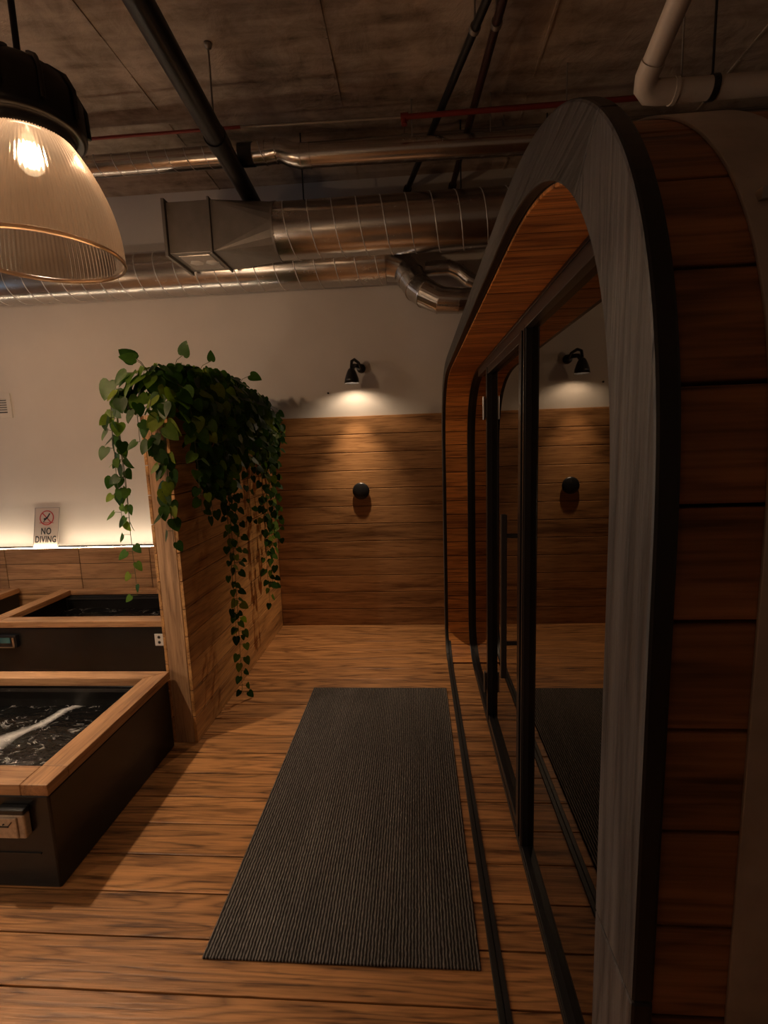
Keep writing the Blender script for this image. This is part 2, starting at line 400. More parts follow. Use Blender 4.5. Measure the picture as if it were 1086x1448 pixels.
# ------------------------------------------------------------------ plunge tubs
def tub(x0, x1, y0, y1, label, wlabel, zt=.434, wz=.27, rw=.105, rear=.08):
    t = thing('plunge_tub', label, 'tub', ((x0+x1)/2, (y0+y1)/2, 0), 'plunge tubs')
    f = MB(); i = .06; zb = .397
    O = [(x0, y0), (x1, y0), (x1, y1), (x0, y1)]; I = [(x0+i, y0+i), (x1-i, y0+i), (x1-i, y1-i), (x0+i, y1-i)]
    v = [(a, b, 0) for a, b in O]+[(a, b, zb-.012) for a, b in O]+[(a, b, zb-.012) for a, b in I]+[(a, b, .06) for a, b in I]
    q = []
    for k in range(4):
        j = (k+1) % 4
        q += [(k, j, 4+j, 4+k), (4+k, 4+j, 8+j, 8+k), (8+k, 8+j, 12+j, 12+k)]
    q += [(3, 2, 1, 0), (12, 13, 14, 15)]
    f.add(v, q); f.build('body', M_SATIN, t, bevel=.008)
    f = MB(); l = .008
    f.box(x0+i-.02, x1-i+.02, y0+i-.02, y0+i, .36, .375); f.box(x0+i-.02, x1-i+.02, y1-i, y1-i+.02, .36, .375)
    f.box(x0+i, x1-i, y1-i-.012, y1-i, .355, .372); f.build('lip', M_GREYM, t)
    f = MB(); a, b, c, d = x0-l, x1+l, y0-l, y1+l
    f.box(a+rw+.001, b-rw-.001, c, c+rw, zb-.008, zt, 0)                      # front board
    f.box(b-rw, b, c, c+rw, zb-.008, zt, 1)                                    # corner block
    f.box(a, a+rw, c, c+rw, zb-.008, zt, 1)
    z0 = zb-.008
    # mitred rear corners
    f.hexa([(b-rw, c+rw+.001, z0), (b, c+rw+.001, z0), (b, d, z0), (b-rw, d-rear, z0)], [(b-rw, c+rw+.001, zt), (b, c+rw+.001, zt), (b, d, zt), (b-rw, d-rear, zt)], 1)
    f.hexa([(a, c+rw+.001, z0), (a+rw, c+rw+.001, z0), (a+rw, d-rear, z0), (a, d, z0)], [(a, c+rw+.001, zt), (a+rw, c+rw+.001, zt), (a+rw, d-rear, zt), (a, d, zt)], 1)
    f.hexa([(a+rw+.0015, d-rear, z0), (b-rw-.0015, d-rear, z0), (b-.002, d, z0), (a+.002, d, z0)], [(a+rw+.0015, d-rear, zt), (b-rw-.0015, d-rear, zt), (b-.002, d, zt), (a+.002, d, zt)], 0)
    f.build('rim', [M_RIMX, M_RIMY], t, bevel=.0035)
    # water: a finely divided rippled sheet with thickness
    f = MB(); nx, ny = 40, 24; vs = []
    xa, xb, ya, yb = x0+i+.002, x1-i-.002, y0+i+.002, y1-i-.002
    for jy in range(ny+1):
        for jx in range(nx+1):
            px = xa+(xb-xa)*jx/nx; py = ya+(yb-ya)*jy/ny
            vs.append((px, py, wz+.004*math.sin(px*23+py*9)+.003*math.sin(py*31-px*7)))
    f.add(vs, [(jy*(nx+1)+jx, jy*(nx+1)+jx+1, (jy+1)*(nx+1)+jx+1, (jy+1)*(nx+1)+jx) for jy in range(ny) for jx in range(nx)], 0, True)
    ring_ = [jx for jx in range(nx+1)]+[jy*(nx+1)+nx for jy in range(1, ny+1)]+[ny*(nx+1)+jx for jx in range(nx-1, -1, -1)]+[jy*(nx+1) for jy in range(ny-1, 0, -1)]
    low = [(vs[k][0], vs[k][1], .07) for k in ring_]; n = len(ring_)
    f.add([vs[k] for k in ring_]+low, [(k, (k+1) % n, n+(k+1) % n, n+k) for k in range(n)]+[tuple(range(n, 2*n))])
    wt = thing('tub_water', wlabel, 'water', ((x0+x1)/2-.02, (y0+y1)/2-.02, 0), 'water in the tubs')
    f.build('water_surface', M_WATER, wt)
    return t
t1 = tub(-3.00, -1.372, 1.500, 2.360, 'nearest black plunge tub with a thick timber rim, at the deck edge', 'dark bubbling water with a white foam streak in the nearest tub')
t2 = tub(-3.155, -1.42, 3.125, 3.92, 'black plunge tub with timber rim behind the nearest tub, against the wainscot', 'dark water with small white ripples in the tub behind', rear=.05)
t3 = tub(-5.35, -3.62, 3.125, 3.96, 'black tub cut by the left picture edge, beyond the gap in the tub row', 'dark still water in the tub cut by the picture edge', rear=.05)
# cool-box style control on the near tub
f = MB(); f.box(-1.565, -1.452, 1.470, 1.500, .232, .328); c1 = f.build('control_box', M_BRASS, t1, bevel=.006)
f = MB(); f.box(-1.556, -1.478, 1.464, 1.471, .238, .320); f.build('cover_plate', M_BRASS, c1, bevel=.004)
f = MB(); f.box(-1.552, -1.512, 1.4615, 1.4645, .284, .289); f.box(-1.512, -1.509, 1.4615, 1.4645, .284, .289)
f.hexa([(-1.512, 1.4615, .284), (-1.512, 1.4645, .284), (-1.495, 1.4645, .302), (-1.495, 1.4615, .302)], [(-1.512, 1.4615, .289), (-1.512, 1.4645, .289), (-1.495, 1.4645, .307), (-1.495, 1.4615, .307)])
f.lathe([(0, .004), (.003, .004), (.003, 0)], (-1.527, 1.4645, .296), 12, axis='y')
f.build('latch_groove', M_SOCK, c1)
f = MB(); f.box(-1.56, -1.45, 1.468, 1.5005, .3285, .350); f.build('top_bracket', M_BLACK, c1, bevel=.004)
f = MB(); f.box(-2.99, -1.43, 1.4955, 1.5005, .145, .150); f.build('seam', M_BLACK, t1)
f = MB(); f.box(-3.06, -2.905, 3.095, 3.125, .248, .340); c2 = f.build('control_box', M_BLACKM, t2, bevel=.005)
f = MB(); f.box(-3.05, -2.945, 3.091, 3.096, .285, .325); f.build('display', M_TEAL, c2)
f = MB(); f.box(-2.93, -2.915, 3.090, 3.096, .252, .325); f.box(-3.05, -2.915, 3.090, 3.096, .250, .256); f.build('trim_bar', M_STEEL, c2)
f = MB(); f.box(-1.882, -1.818, 3.1185, 3.125, .248, .337); so = f.build('socket_plate', M_WHITE, t2, bevel=.003); so['label'] = 'white socket plate with two dark sockets'
for z in (.313, .275):
    f = MB(); f.lathe([(0, .0085), (.010, .0085), (.011, .0065)], (-1.849, 3.125, z), 16, axis='y'); f.build('socket', M_SOCK, so)

# ------------------------------------------------------------------ sauna pod
X0 = .193
def prof(y0, y1, zt, zb, n=2.7, m=48):
    pts = []; k = 2/n
    cn, cf, ct = 1.2, 2.88, 1.495; bn, bf, bt = .90, 3.18, .25; nb = 2/2.4
    def q(a, e): return abs(a)**e
    # start bottom of near post, go up, over the top to the far post, down and along the bottom
    def lin(a, b, c):
        for i in range(c): pts.append((a[0]+(b[0]-a[0])*i/c, a[1]+(b[1]-a[1])*i/c))
    lin((y0, bt), (y0, ct), 60)
    for i in range(m):
        t = PI/2*i/m; pts.append((cn-(cn-y0)*q(math.cos(t), k), ct+(zt-ct)*q(math.sin(t), k)))
    lin((cn, zt), (cf, zt), 60)
    for i in range(m):
        t = PI/2*i/m; pts.append((cf+(y1-cf)*q(math.sin(t), k), ct+(zt-ct)*q(math.cos(t), k)))
    lin((y1, ct), (y1, bt), 60)
    for i in range(m):
        t = PI/2*i/m; pts.append((bf+(y1-bf)*q(math.cos(t), nb), bt-(bt-zb)*q(math.sin(t), nb)))
    lin((bf, zb), (bn, zb), 60)
    for i in range(m):
        t = PI/2*i/m; pts.append((bn-(bn-y0)*q(math.sin(t), nb), bt-(bt-zb)*q(math.cos(t), nb)))
    return pts
Y1 = 3.68
RO = prof(.402, Y1, 2.115, -.075); RI = prof(.497, Y1-.095, 2.045, .006)
SO = prof(.428, Y1-.03, 2.092, -.055); SI = prof(.502, Y1-.10, 2.040, -.002)
NP = len(RO)
pod = thing('sauna_pod', 'barrel-shaped timber sauna with a charred black portal frame and mirrored glass front', 'sauna', (1.2, 2.04, 0))
# portal ring in jointed segments
def idx_of_z(P, z, lo, hi):
    return min(range(lo, hi), key=lambda i: abs(P[i][1]-z))
def ringseg(f, A, B, i0, i1, xa, xb, mi, side=None):
    ids = list(range(i0, i1+1)); vs = []
    for n, i in enumerate(ids):
        a = A[i % NP]; b = B[i % NP]
        vs += [(xa, a[0], a[1]), (xa, b[0], b[1]), (xb, b[0], b[1]), (xb, a[0], a[1])]
    fs = []
    for n in range(len(ids)-1):
        o = 4*n
        fs += [(o+k, o+(k+1) % 4, o+4+(k+1) % 4, o+4+k) for k in range(4)]
    nq = len(fs)
    fs += [(0, 1, 2, 3), tuple(4*(len(ids)-1)+k for k in (3, 2, 1, 0))]
    f.add(vs, fs, mi)
    if side is not None:
        for q_ in range(nq):
            if q_ % 4 in (1, 3): f.mi[len(f.mi)-len(fs)+q_] = side
f = MB()
j1 = idx_of_z(RO, 1.075, 0, 60); j2 = 60+int(48*.47); j3 = 60+48+60+int(48*.5); j4 = 60+48+60+48+40; j5 = j4+20+30; 
segs = [(0, j1, 0), (j1, j2, 0), (j2, j3, 1), (j3, j4, 0), (j4, j5, 0), (j5, NP-30, 1), (NP-30, NP, 0)]
RI2 = [(a[0]+(b[0]-a[0])*.02, a[1]+(b[1]-a[1])*.02) for a, b in zip(RI, RO)]
for a, b, mi in segs: ringseg(f, RO, RI, a, b, X0, X0+.0215, mi, 2)  # edge faces blackened in colour to stand for their unlit side
po = f.build('portal_frame', [M_CHARZ, M_CHARY, M_BLACK], pod, bevel=.0035)
f = MB(); ringseg(f, [(a[0]*.82+b[0]*.18, a[1]*.82+b[1]*.18) for a, b in zip(RI, RO)], [(a[0]*1.0, a[1]) for a in RI], 0, NP, X0+.022, X0+.038, 0)
f.build('portal_liner', M_BLACK, pod)
# barrel staves
f = MB(); cum = [0]
for i in range(NP): cum.append(cum[-1]+math.dist(SO[i], SO[(i+1) % NP]))
def at(P, s):
    i = max(k for k in range(NP+1) if cum[k] <= s+1e-9); i = min(i, NP-1)
    t = (s-cum[i])/max(1e-9, cum[i+1]-cum[i]); a = P[i]; b = P[(i+1) % NP]
    return (a[0]+(b[0]-a[0])*t, a[1]+(b[1]-a[1])*t)
ST = .105; nst = int(cum[-1]/ST); step = cum[-1]/nst
ph = .044
for k in range(nst):
    s0 = ph+k*step+.0019; s1 = ph+(k+1)*step-.0019; s1 = min(s1, cum[-1])
    c = at(SO, (s0+s1)/2)
    if c[1] < -.03: continue
    mp = 4; vs = []; xa, xb = X0+.0235, 2.5
    for x in (xa, xb):
        for j in range(mp+1): p = at(SO, s0+(s1-s0)*j/mp); vs.append((x, p[0], p[1]))
        for j in range(mp, -1, -1): p = at(SI, s0+(s1-s0)*j/mp); vs.append((x, p[0], p[1]))
    n = 2*(mp+1)
    f.add(vs, [tuple(range(n))[::-1], tuple(range(n, 2*n))]+[(i, (i+1) % n, n+(i+1) % n, n+i) for i in range(n)])
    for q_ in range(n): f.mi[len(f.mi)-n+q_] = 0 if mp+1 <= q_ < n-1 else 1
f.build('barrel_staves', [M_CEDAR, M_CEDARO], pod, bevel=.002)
f = MB(); SM = [((a[0]+b[0])/2, (a[1]+b[1])/2) for a, b in zip(SO, SI)]; SM2 = [(a[0]*.9+b[0]*.1, a[1]*.9+b[1]*.1) for a, b in zip(SM, SI)]
i0, i1 = 0, 60+48+60+48+60
ringseg(f, SM, SM2, i0, i1, X0+.03, 2.49, 0); f.build('stave_backing', M_SUB, pod)
# steel straps around the barrel
SS = prof(.4245, Y1-.0265, 2.0955, -.058)
for xa in (.297, 2.2):
    f = MB(); ringseg(f, SS, SO, 0, 60+48+60+48+60, xa, xa+.075, 0); st = f.build('steel_strap', M_STRAP, pod, bevel=.001)
    f = MB(); f.lathe([(0, .010), (.005, .009), (.008, .005), (.008, 0)], (xa+.030, .4255, 1.66), 12, axis='y')
    f.build('fastener', M_STEEL, st); f = MB()
    yl = min(SS[60:108], key=lambda p_: abs(p_[1]-1.83))[0]
    f.hexa([(xa+.012, yl-.006, 1.822), (xa+.045, yl-.006, 1.826), (xa+.045, yl-.006, 1.838), (xa+.012, yl-.006, 1.832)], [(xa+.012, yl+.004, 1.822), (xa+.045, yl+.004, 1.826), (xa+.045, yl+.004, 1.838), (xa+.012, yl+.004, 1.832)])
    f.build('buckle', M_STEEL, st)
# rear wall, bench inside
f = MB(); poly = [(2.42, p[0], max(.001, p[1])) for p in SI[::4] if p[1] > -.001]
f.prism(poly, (.05, 0, 0)); f.build('end_wall', M_CEDAR, pod)
f = MB()
for k in range(5): f.box(1.75+k*.125, 1.75+k*.125+.115, .56, 3.5, .42, .45)
f.box(1.76, 1.80, .56, 3.5, .001, .42); f.build('bench', M_CEDAR, pod)
# glazing
XF, XG = .378, .400
def ztop(yq):
    best = [p for p in SI if p[1] > 1.2]
    best = sorted(best); 
    for a, b in zip(best, best[1:]):
        if a[0] <= yq <= b[0] and b[0] > a[0]: return a[1]+(b[1]-a[1])*(yq-a[0])/(b[0]-a[0])
    return 1.5
def zbot(yq):
    best = sorted(p for p in SI if p[1] < .6)
    for a, b in zip(best, best[1:]):
        if a[0] <= yq <= b[0] and b[0] > a[0]: return max(.002, a[1]+(b[1]-a[1])*(yq-a[0])/(b[0]-a[0]))
    return .3
def pane(name, ya, yb, parent, ztm=9):
    f = MB(); n = 40; vs = []
    for k in range(n+1):
        yq = ya+(yb-ya)*k/n
        zt_ = min(ztop(yq), ztm); vs += [(XG, yq, zbot(yq)), (XG, yq, zt_), (XG+.008, yq, zt_), (XG+.008, yq, zbot(yq))]
    fs = [(4*k+q, 4*k+(q+1) % 4, 4*k+4+(q+1) % 4, 4*k+4+q) for k in range(n) for q in range(4)]
    fs += [(0, 1, 2, 3), tuple(4*n+q for q in (3, 2, 1, 0))]
    f.add(vs, fs); return f.build(name, M_GLASS, parent)
f = MB(); RM = [(a[0]+(b[0]-a[0])*.35, a[1]+(b[1]-a[1])*.35) for a, b in zip(SI, prof(.545, Y1-.143, 2.005, .035))]
ringseg(f, SI, RM, 0, NP, .372, .412, 0)
f.box(XF, XG+.02, .62, 3.2, .001, .026)                         # bottom track
f.box(XF, XG+.02, 1.715, 1.752, .026, 2.0)                       # fixed stile
f.box(XF, XG+.02, 2.625, 2.655, .026, 2.0)                       # hinge jamb
f.build('glazing_frame', M_BLACKM, pod, bevel=.002)
f = MB(); f.box(XF-.003, XG+.02, .88, 2.95, 1.988, 2.039); f.build('header', M_GREYM, pod, bevel=.002)
f = MB(); f.box(XF-.004, XF, .62, 3.2, .001, .020); f.box(XF-.004, XF, 1.722, 1.735, .02, 2.0); f.build('edge_trim', M_GREYM, pod)
pane('glass_pane', .53, 1.714, pod); pane('glass_pane', 2.656, Y1-.125, pod)
door = MB()
door.box(XF-.006, XG+.015, 1.758, 1.800, .03, 1.99); door.box(XF-.006, XG+.015, 2.580, 2.618, .03, 1.99)
door.box(XF-.002, XG+.012, 1.800, 2.580, .03, .062); door.box(XF-.002, XG+.012, 1.800, 2.580, 1.955, 1.99)
dr = door.build('door', M_BLACKM, pod, bevel=.002)
f = MB(); f.box(XG, XG+.008, 1.801, 2.579, .063, 1.954); f.build('door_glass', M_GLASS, dr)
f = MB(); f.box(.330, .354, 1.908, 1.932, .630, 1.322)
for z in (.78, 1.235): f.tube([(.352, 1.92, z), (XG+.001, 1.92, z)], .009, 10)
f.build('handle', M_GREYM, dr, bevel=.003)
f = MB(); f.box(.452, .476, 1.908, 1.932, .630, 1.322)
for z in (.78, 1.235): f.tube([(.454, 1.92, z), (XG+.007, 1.92, z)], .009, 10)
f.build('handle', M_BLACKM, dr, bevel=.003)
for z in (.24, 1.785):
    f = MB(); f.box(XF-.014, XF-.004, 2.63, 2.665, z-.05, z+.05); f.tube([(XF-.016, 2.622, z-.06), (XF-.016, 2.622, z+.06)], .007, 10)
    f.build('hinge', M_STEEL, dr, bevel=.002)

# ------------------------------------------------------------------ mat on the deck
f = MB(); f.box(-.7243, .1618, 1.2726, 2.9842, .0005, .009)
tag(f.build('floor_mat', M_MAT, bevel=.003), 'long dark grey ribbed runner mat lying on the deck', 'mat')

# ------------------------------------------------------------------ pendant lamps
def pendant(x, y, label, power, group='prismatic pendant lamps'):
    t = thing('pendant_lamp', label, 'lamp', (x, y, 2.12), group)
    c = (x, y, 0)
    f = MB(); f.tube([(x, y, 2.55), (x, y, CZ)], .0075, 10); f.lathe([(0, CZ-.03), (.05, CZ-.03), (.055, CZ), (0, CZ)], c, 24); f.build('cord', M_BLACK, t)
    f = MB(); f.lathe([(0, 2.565), (.03, 2.563), (.075, 2.548), (.112, 2.522), (.127, 2.492), (.130, 2.42), (.128, 2.408), (.118, 2.402), (.108, 2.415), (.100, 2.40), (.098, 2.385), (.090, 2.383), (0, 2.43)], c, 48)
    for k in range(10):
        a = 2*PI*k/10; ca, sa = math.cos(a), math.sin(a)
        p = [(x+r*ca, y+r*sa, z) for r, z in ((.07, 2.552), (.112, 2.526), (.131, 2.492), (.133, 2.43))]
        f.tube(p, .006, 6)
    f.build('cap', M_BLACKM, t)
    f = MB(); pr = []
    for k in range(33):
        s = k/32; z = 2.395-(2.395-2.122)*s; r = .088+.099*(1-(1-s)**2.1)**.95
        pr.append((r, z))
    f.lathe(pr, c, 432, rib=lambda j, k: (.0016 if k % 4 < 2 else -.0012) if 0 < j < 32 else 0)
    sh = f.build('lamp_shade', M_SHADE, t)
    f = MB(); f.lathe([(.184, 2.126), (.189, 2.124), (.191, 2.120), (.189, 2.115), (.184, 2.114), (.182, 2.120), (.184, 2.126)], c, 72); f.build('rim', M_SHADE, sh)
    f = MB(); f.lathe([(0, 2.315), (.016, 2.318), (.028, 2.331), (.031, 2.348), (.026, 2.366), (.018, 2.382), (.016, 2.40)], c, 24); f.build('bulb', M_BULB, t)
    point_light('lamp_light', (x, y, 2.348), power, t, .028)
    return t
pendant(-.942, 1.25, 'large ribbed bell-shaped pendant lamp hanging above the deck, in view', P_FRONT)
pendant(-2.04, 1.77, 'ribbed pendant lamp hanging over the nearest plunge tub', P_TUB)
pendant(-.942, -1.3, 'added ribbed pendant lamp behind the viewer over the deck, for fill light', P_REAR)  # added unseen pendant, gives fill light from behind the camera
pendant(-3.35, 2.6, 'ribbed pendant lamp hanging over the second plunge tub row', P_WALL)
pendant(-2.9, -1.0, 'added ribbed pendant lamp behind the viewer to the left, for fill light', P_REAR)  # second unseen pendant added for fill from behind

# added low lantern left of the view, put in to light the soffit and portal
t = thing('added_lantern', 'added low lantern on the deck outside the view, lighting the sauna soffit and portal', 'lamp', (-2.3, .35, 0))
f = MB(); f.box(-2.42, -2.18, .23, .47, .001, .03); f.build('base', M_BLACKM, t, bevel=.004)
f = MB(); f.box(-2.42, -2.18, .23, .47, 1.06, 1.08); f.build('top_plate', M_BLACKM, t, bevel=.004)
for x in (-2.41, -2.19):
    for y in (.24, .46): f = MB(); f.box(x-.01, x+.01, y-.01, y+.01, .03, 1.06); f.build('post', M_BLACKM, t)
f = MB(); f.lathe([(0, .90), (.03, .905), (.04, .94), (.03, .975), (0, .98)], (-2.3, .35, 0), 20); f.build('bulb', M_BULB, t)
f = MB(); f.tube([(-2.3, .35, .98), (-2.3, .35, 1.06)], .008, 8); f.build('stem', M_BLACKM, t)
point_light('added_lantern_light', (-2.3, .35, .94), P_ADDED_LANTERN, t, .04)
# ------------------------------------------------------------------ sconce, knob, vent, sign on the back wall
t = thing('wall_sconce', 'small black bell wall sconce shining down the wood panelling', 'lamp', (-.445, WY, 2.25))
f = MB(); f.lathe([(0, .028), (.030, .028), (.036, .022), (.038, 0)], (-.445, WY, 2.245), 28, axis='y'); f.build('wall_plate', M_BLACKM, t)
lx, ly = -.505, 3.955
f = MB(); f.tube([(-.445, WY-.02, 2.245), (-.46, WY-.06, 2.285), (-.485, 4.01, 2.300), (-.502, 3.968, 2.280), (lx, ly, 2.23)], .012, 12)
f.tube([(-.475, WY-.03, 2.265), (-.495, 4.01, 2.25), (-.503, 3.975, 2.213)], .018, 12); f.build('arm', M_BLACKM, t)
f = MB(); f.lathe([(0, 2.226), (.014, 2.225), (.026, 2.216), (.036, 2.196), (.047, 2.168), (.056, 2.140), (.0605, 2.106), (.058, 2.106), (.053, 2.140), (.044, 2.166), (.033, 2.192), (.018, 2.208), (0, 2.214)], (lx, ly, 0), 36)
f.build('lamp_shade', M_BLACKM, t)
f = MB(); f.lathe([(0, 2.112), (.012, 2.115), (.020, 2.128), (.021, 2.142), (.014, 2.165), (.010, 2.19)], (lx, ly, 0), 20); f.build('bulb', M_BULB, t)
sl = bpy.data.lights.new('sconce_light', 'SPOT'); sl.energy = P_SPOT; sl.color = (1, .74, .50); sl.shadow_soft_size = .014; sl.spot_size = 1.35; sl.spot_blend = 1.0
so_ = bpy.data.objects.new('sconce_light', sl); COL.objects.link(so_); so_.parent = t; so_.location = Vector((lx, ly, 2.138))-t.location; so_.rotation_euler = (-.19, 0, 0)
point_light('sconce_spill', (lx, ly, 2.136), P_SCONCE, t, .016, (1, .74, .50))
t = thing('robe_knob', 'round black domed knob fixed to the wood panelling below the sconce', 'knob', (-.484, BY, 1.217))
f = MB(); f.lathe([(0, .013), (.05, .013), (.052, 0)], (-.484, BY, 1.217), 32, axis='y'); f.build('base', M_BLACKM, t)
f = MB(); f.lathe([(0, .032), (.02, .0317), (.045, .029), (.064, .024), (.073, .018), (.073, .013), (.060, .011), (.0, .011)], (-.484, BY, 1.217), 40, axis='y'); f.build('dome', M_BLACKM, t)
f = MB(); f.box(-.488, -.480, BY-.0325, BY-.027, 1.235, 1.262); f.build('notch', M_GREYM, t)
f = MB(); f.lathe([(0, .014), (.006, .013), (.008, .008), (.008, 0)], (-.735, WY, 2.055), 14, axis='y')
tag(f.build('wall_screw', M_BLACK), 'tiny dark screw head in the white wall left of the sconce', 'screw')
t = thing('air_vent', 'pale louvred air vent set in the white wall above the tubs', 'vent', (-3.78, WY, 2.06))
f = MB()
for b in ((-4.0, -3.585, 2.125, 2.17), (-4.0, -3.585, 1.955, 1.998), (-3.625, -3.585, 1.998, 2.125), (-4.0, -3.955, 1.998, 2.125)): f.box(b[0], b[1], WY-.012, WY, b[2], b[3])
f.build('frame', M_WALL, t, bevel=.002)
f = MB(); f.box(-3.955, -3.625, WY-.003, WY-.0005, 1.998, 2.125); f.build('duct_opening', M_SOCK, t)
for k in range(6):
    z = 2.008+k*.0205
    f = MB(); f.hexa([(-3.955, WY-.012, z), (-3.625, WY-.012, z), (-3.625, WY-.004, z+.012), (-3.955, WY-.004, z+.012)], [(-3.955, WY-.012, z+.003), (-3.625, WY-.012, z+.003), (-3.625, WY-.004, z+.015), (-3.955, WY-.004, z+.015)])
    f.build('slat', M_WALL, t)
# NO DIVING sign
t = thing('no_diving_sign', 'white upright sign reading NO DIVING leaning on the wall above the wainscot', 'sign', (-3.372, 4.040, .788))
W2, HH = .118, .362
def spart(f, name, m): return f.build(name, m, None)
def put(o):
    o.parent = t; return o
f = MB(); f.box(-W2, W2, 0, .005, 0, HH); put(f.build('plate', M_SIGN, None, bevel=.001))
f = MB()
for b in ((-W2, -W2+.004, 0, HH), (W2-.004, W2, 0, HH), (-W2, W2, HH-.004, HH)): f.box(b[0], b[1], -.0012, 0, b[2], b[3])
put(f.build('border', M_GREYC, None))
cx, cz = 0, .268
f = MB(); vs = []; n = 64
for k in range(n):
    a = 2*PI*k/n
    for r in (.059, .068):
        for yy in (0, -.0012): vs.append((cx+r*math.cos(a), yy, cz+r*math.sin(a)))
f.add(vs, [(4*k+a, 4*k+b, (4*k+4+b) % (4*n), (4*k+4+a) % (4*n)) for k in range(n) for a, b in ((0, 1), (1, 3), (3, 2), (2, 0))])
def bar(f, x0, z0, x1, z1, w_, yy=-.001):
    d = Vector((x1-x0, 0, z1-z0)).normalized(); q = Vector((-d.z, 0, d.x))*w_/2
    a, b = Vector((x0, 0, z0)), Vector((x1, 0, z1)); P = [a-q, b-q, b+q, a+q]
    f.hexa(P, [p+Vector((0, yy, 0)) for p in P])
bar(f, -.043, .043+cz, .043, -.043+cz, .009)
for k in range(8):
    x0 = -.066+k*.0165; bar(f, x0, cz-.047+.003*(k % 2), x0+.0168, cz-.047+.003*((k+1) % 2), .006, -.0014)
put(f.build('prohibition_ring', M_SIGNRED, None))
f = MB()
bar(f, .028, cz+.040, .003, cz-.002, .011, -.0022); bar(f, .005, cz+.002, -.012, cz-.012, .016, -.0022)      # legs, torso
bar(f, -.010, cz-.012, -.030, cz-.038, .007, -.0022); bar(f, -.004, cz-.004, -.028, cz-.006, .007, -.0022)    # arms
f.lathe([(0, .0022), (.008, .0022), (.008, 0)], (-.020, 0, cz-.014), 16, axis='y')
put(f.build('diver_pictogram', M_INK, None))
def lettering(txt, x, z, size, sx):
    cu = bpy.data.curves.new('txt', 'FONT'); cu.body = txt; cu.size = size; cu.align_x = 'CENTER'; cu.extrude = .0006; cu.offset = .0016; cu.space_character = 1.12
    to = bpy.data.objects.new('txt', cu); COL.objects.link(to)
    dg = bpy.context.evaluated_depsgraph_get(); me = bpy.data.meshes.new_from_object(to.evaluated_get(dg))
    bpy.data.objects.remove(to)
    for v in me.vertices: v.co = Vector((v.co.x*sx+x, -.0012-v.co.z, v.co.y+z))
    me.materials.clear(); me.materials.append(M_INK)
    o = bpy.data.objects.new('lettering', me); COL.objects.link(o); o.parent = t
    return o
lettering('NO', 0, .118, .084, .72); lettering('DIVING', 0, .044, .084, .66)
t.rotation_euler = (-.235, 0, 0)

# ------------------------------------------------------------------ ducts and pipes under the ceiling
def helix(f, x0, x1, yc, zc, r, pitch, rr=.0042, mi=0):
    n = int(abs(x1-x0)/pitch*20); p = []
    for k in range(n+1):
        a = 2*PI*k/20; p.append((x0+(x1-x0)*k/n, yc+r*math.cos(a), zc+r*math.sin(a)))
    f.tube(p, rr, 5, mi, smooth=True)
# big duct with box plenum
d1 = thing('ventilation_duct', 'large spiral ventilation duct ending in a square box', 'duct', (-1.0, 3.55, 3.105))
f = MB(); f.tube([(-.925, 3.55, 3.105), (3.2, 3.55, 3.105)], .182, 48); helix(f, -.92, 3.2, 3.55, 3.105, .182, .165, mi=1); f.build('round_duct', [M_GALV, M_SEAM], d1)
f = MB(); f.box(-1.640, -1.345, 3.375, 3.725, 2.940, 3.265); f.build('plenum_box', M_GALVD, d1, bevel=.003)
f = MB(); f.box(-1.662, -1.640, 3.355, 3.745, 2.920, 3.285)
f.build('flange', M_GALVD, d1, bevel=.002)
f = MB(); f.box(-1.350, -1.335, 3.360, 3.740, 2.925, 3.280); f.build('flange', M_GALVD, d1, bevel=.002)
f = MB(); n = 24; x0, x1 = -1.335, -.93
cn = [(x0, 3.55+.176*a_, 3.1025+.162*b_) for a_, b_ in ((1, 1), (-1, 1), (-1, -1), (1, -1))]
ci = [(x1, 3.55+.183*math.cos(2*PI*k/n), 3.105+.183*math.sin(2*PI*k/n)) for k in range(n)]
for i_ in range(4):
    for k in range(6): f.add([cn[i_], ci[i_*6+k], ci[(i_*6+k+1) % n]], [(0, 1, 2)])
    f.add([cn[i_-1], cn[i_], ci[i_*6]], [(0, 1, 2)])
f.tube([(x1-.004, 3.55, 3.105), (x1+.012, 3.55, 3.105)], .187, 48, caps=False)
f.build('transition', M_GALVD, d1)
f = MB(); f.box(-1.60, -1.38, 3.42, 3.68, 2.9365, 2.9405); g = f.build('access_panel', M_GALV, d1, bevel=.001)
f = MB(); f.lathe([(0, 2.934), (.045, 2.934), (.05, 2.937)], (-1.53, 3.55, 0), 6); f.lathe([(0, 2.934), (.045, 2.934), (.05, 2.937)], (-1.42, 3.56, 0), 6); f.build('patch', M_WHITE, g)
for x in (-.73, .9, .34):
    f = MB(); f.tube([(x, 3.52, 3.25), (x, 3.52, CZ)], .005, 8); f.lathe([(0, .03), (.010, .03), (.011, 0), (0, 0)], (x, 3.52, 3.255), 10); f.build('hanger_rod', M_BLACK, d1)
# long duct behind
d2 = thing('ventilation_duct', 'long spiral duct running close along the white wall behind the box', 'duct', (-2.0, 3.96, 3.02))
f = MB(); f.tube([(-6.4, 3.96, 3.02), (-.20, 3.96, 3.02)], .166, 48); helix(f, -6.4, -.2, 3.96, 3.02, .166, .155, mi=1); f.build('round_duct', [M_GALV, M_SEAM], d2)
f = MB(); f.tube([(-.21, 3.96, 3.02), (-.14, 3.95, 2.99), (-.05, 3.93, 2.95)], [.165, .13, .105], 36); f.build('reducer', M_GALV, d2)
path = [(-.06, 3.93, 2.945), (-.01, 3.90, 2.87), (.04, 3.86, 2.78), (.10, 3.78, 2.71), (.20, 3.76, 2.655), (.34, 3.75, 2.64), (.40, 3.75, 2.64), (1.5, 3.75, 2.64)]
f = MB(); f.tube(path, [.105, .107, .106, .102, .096, .090, .085, .085], 36, smooth=False)
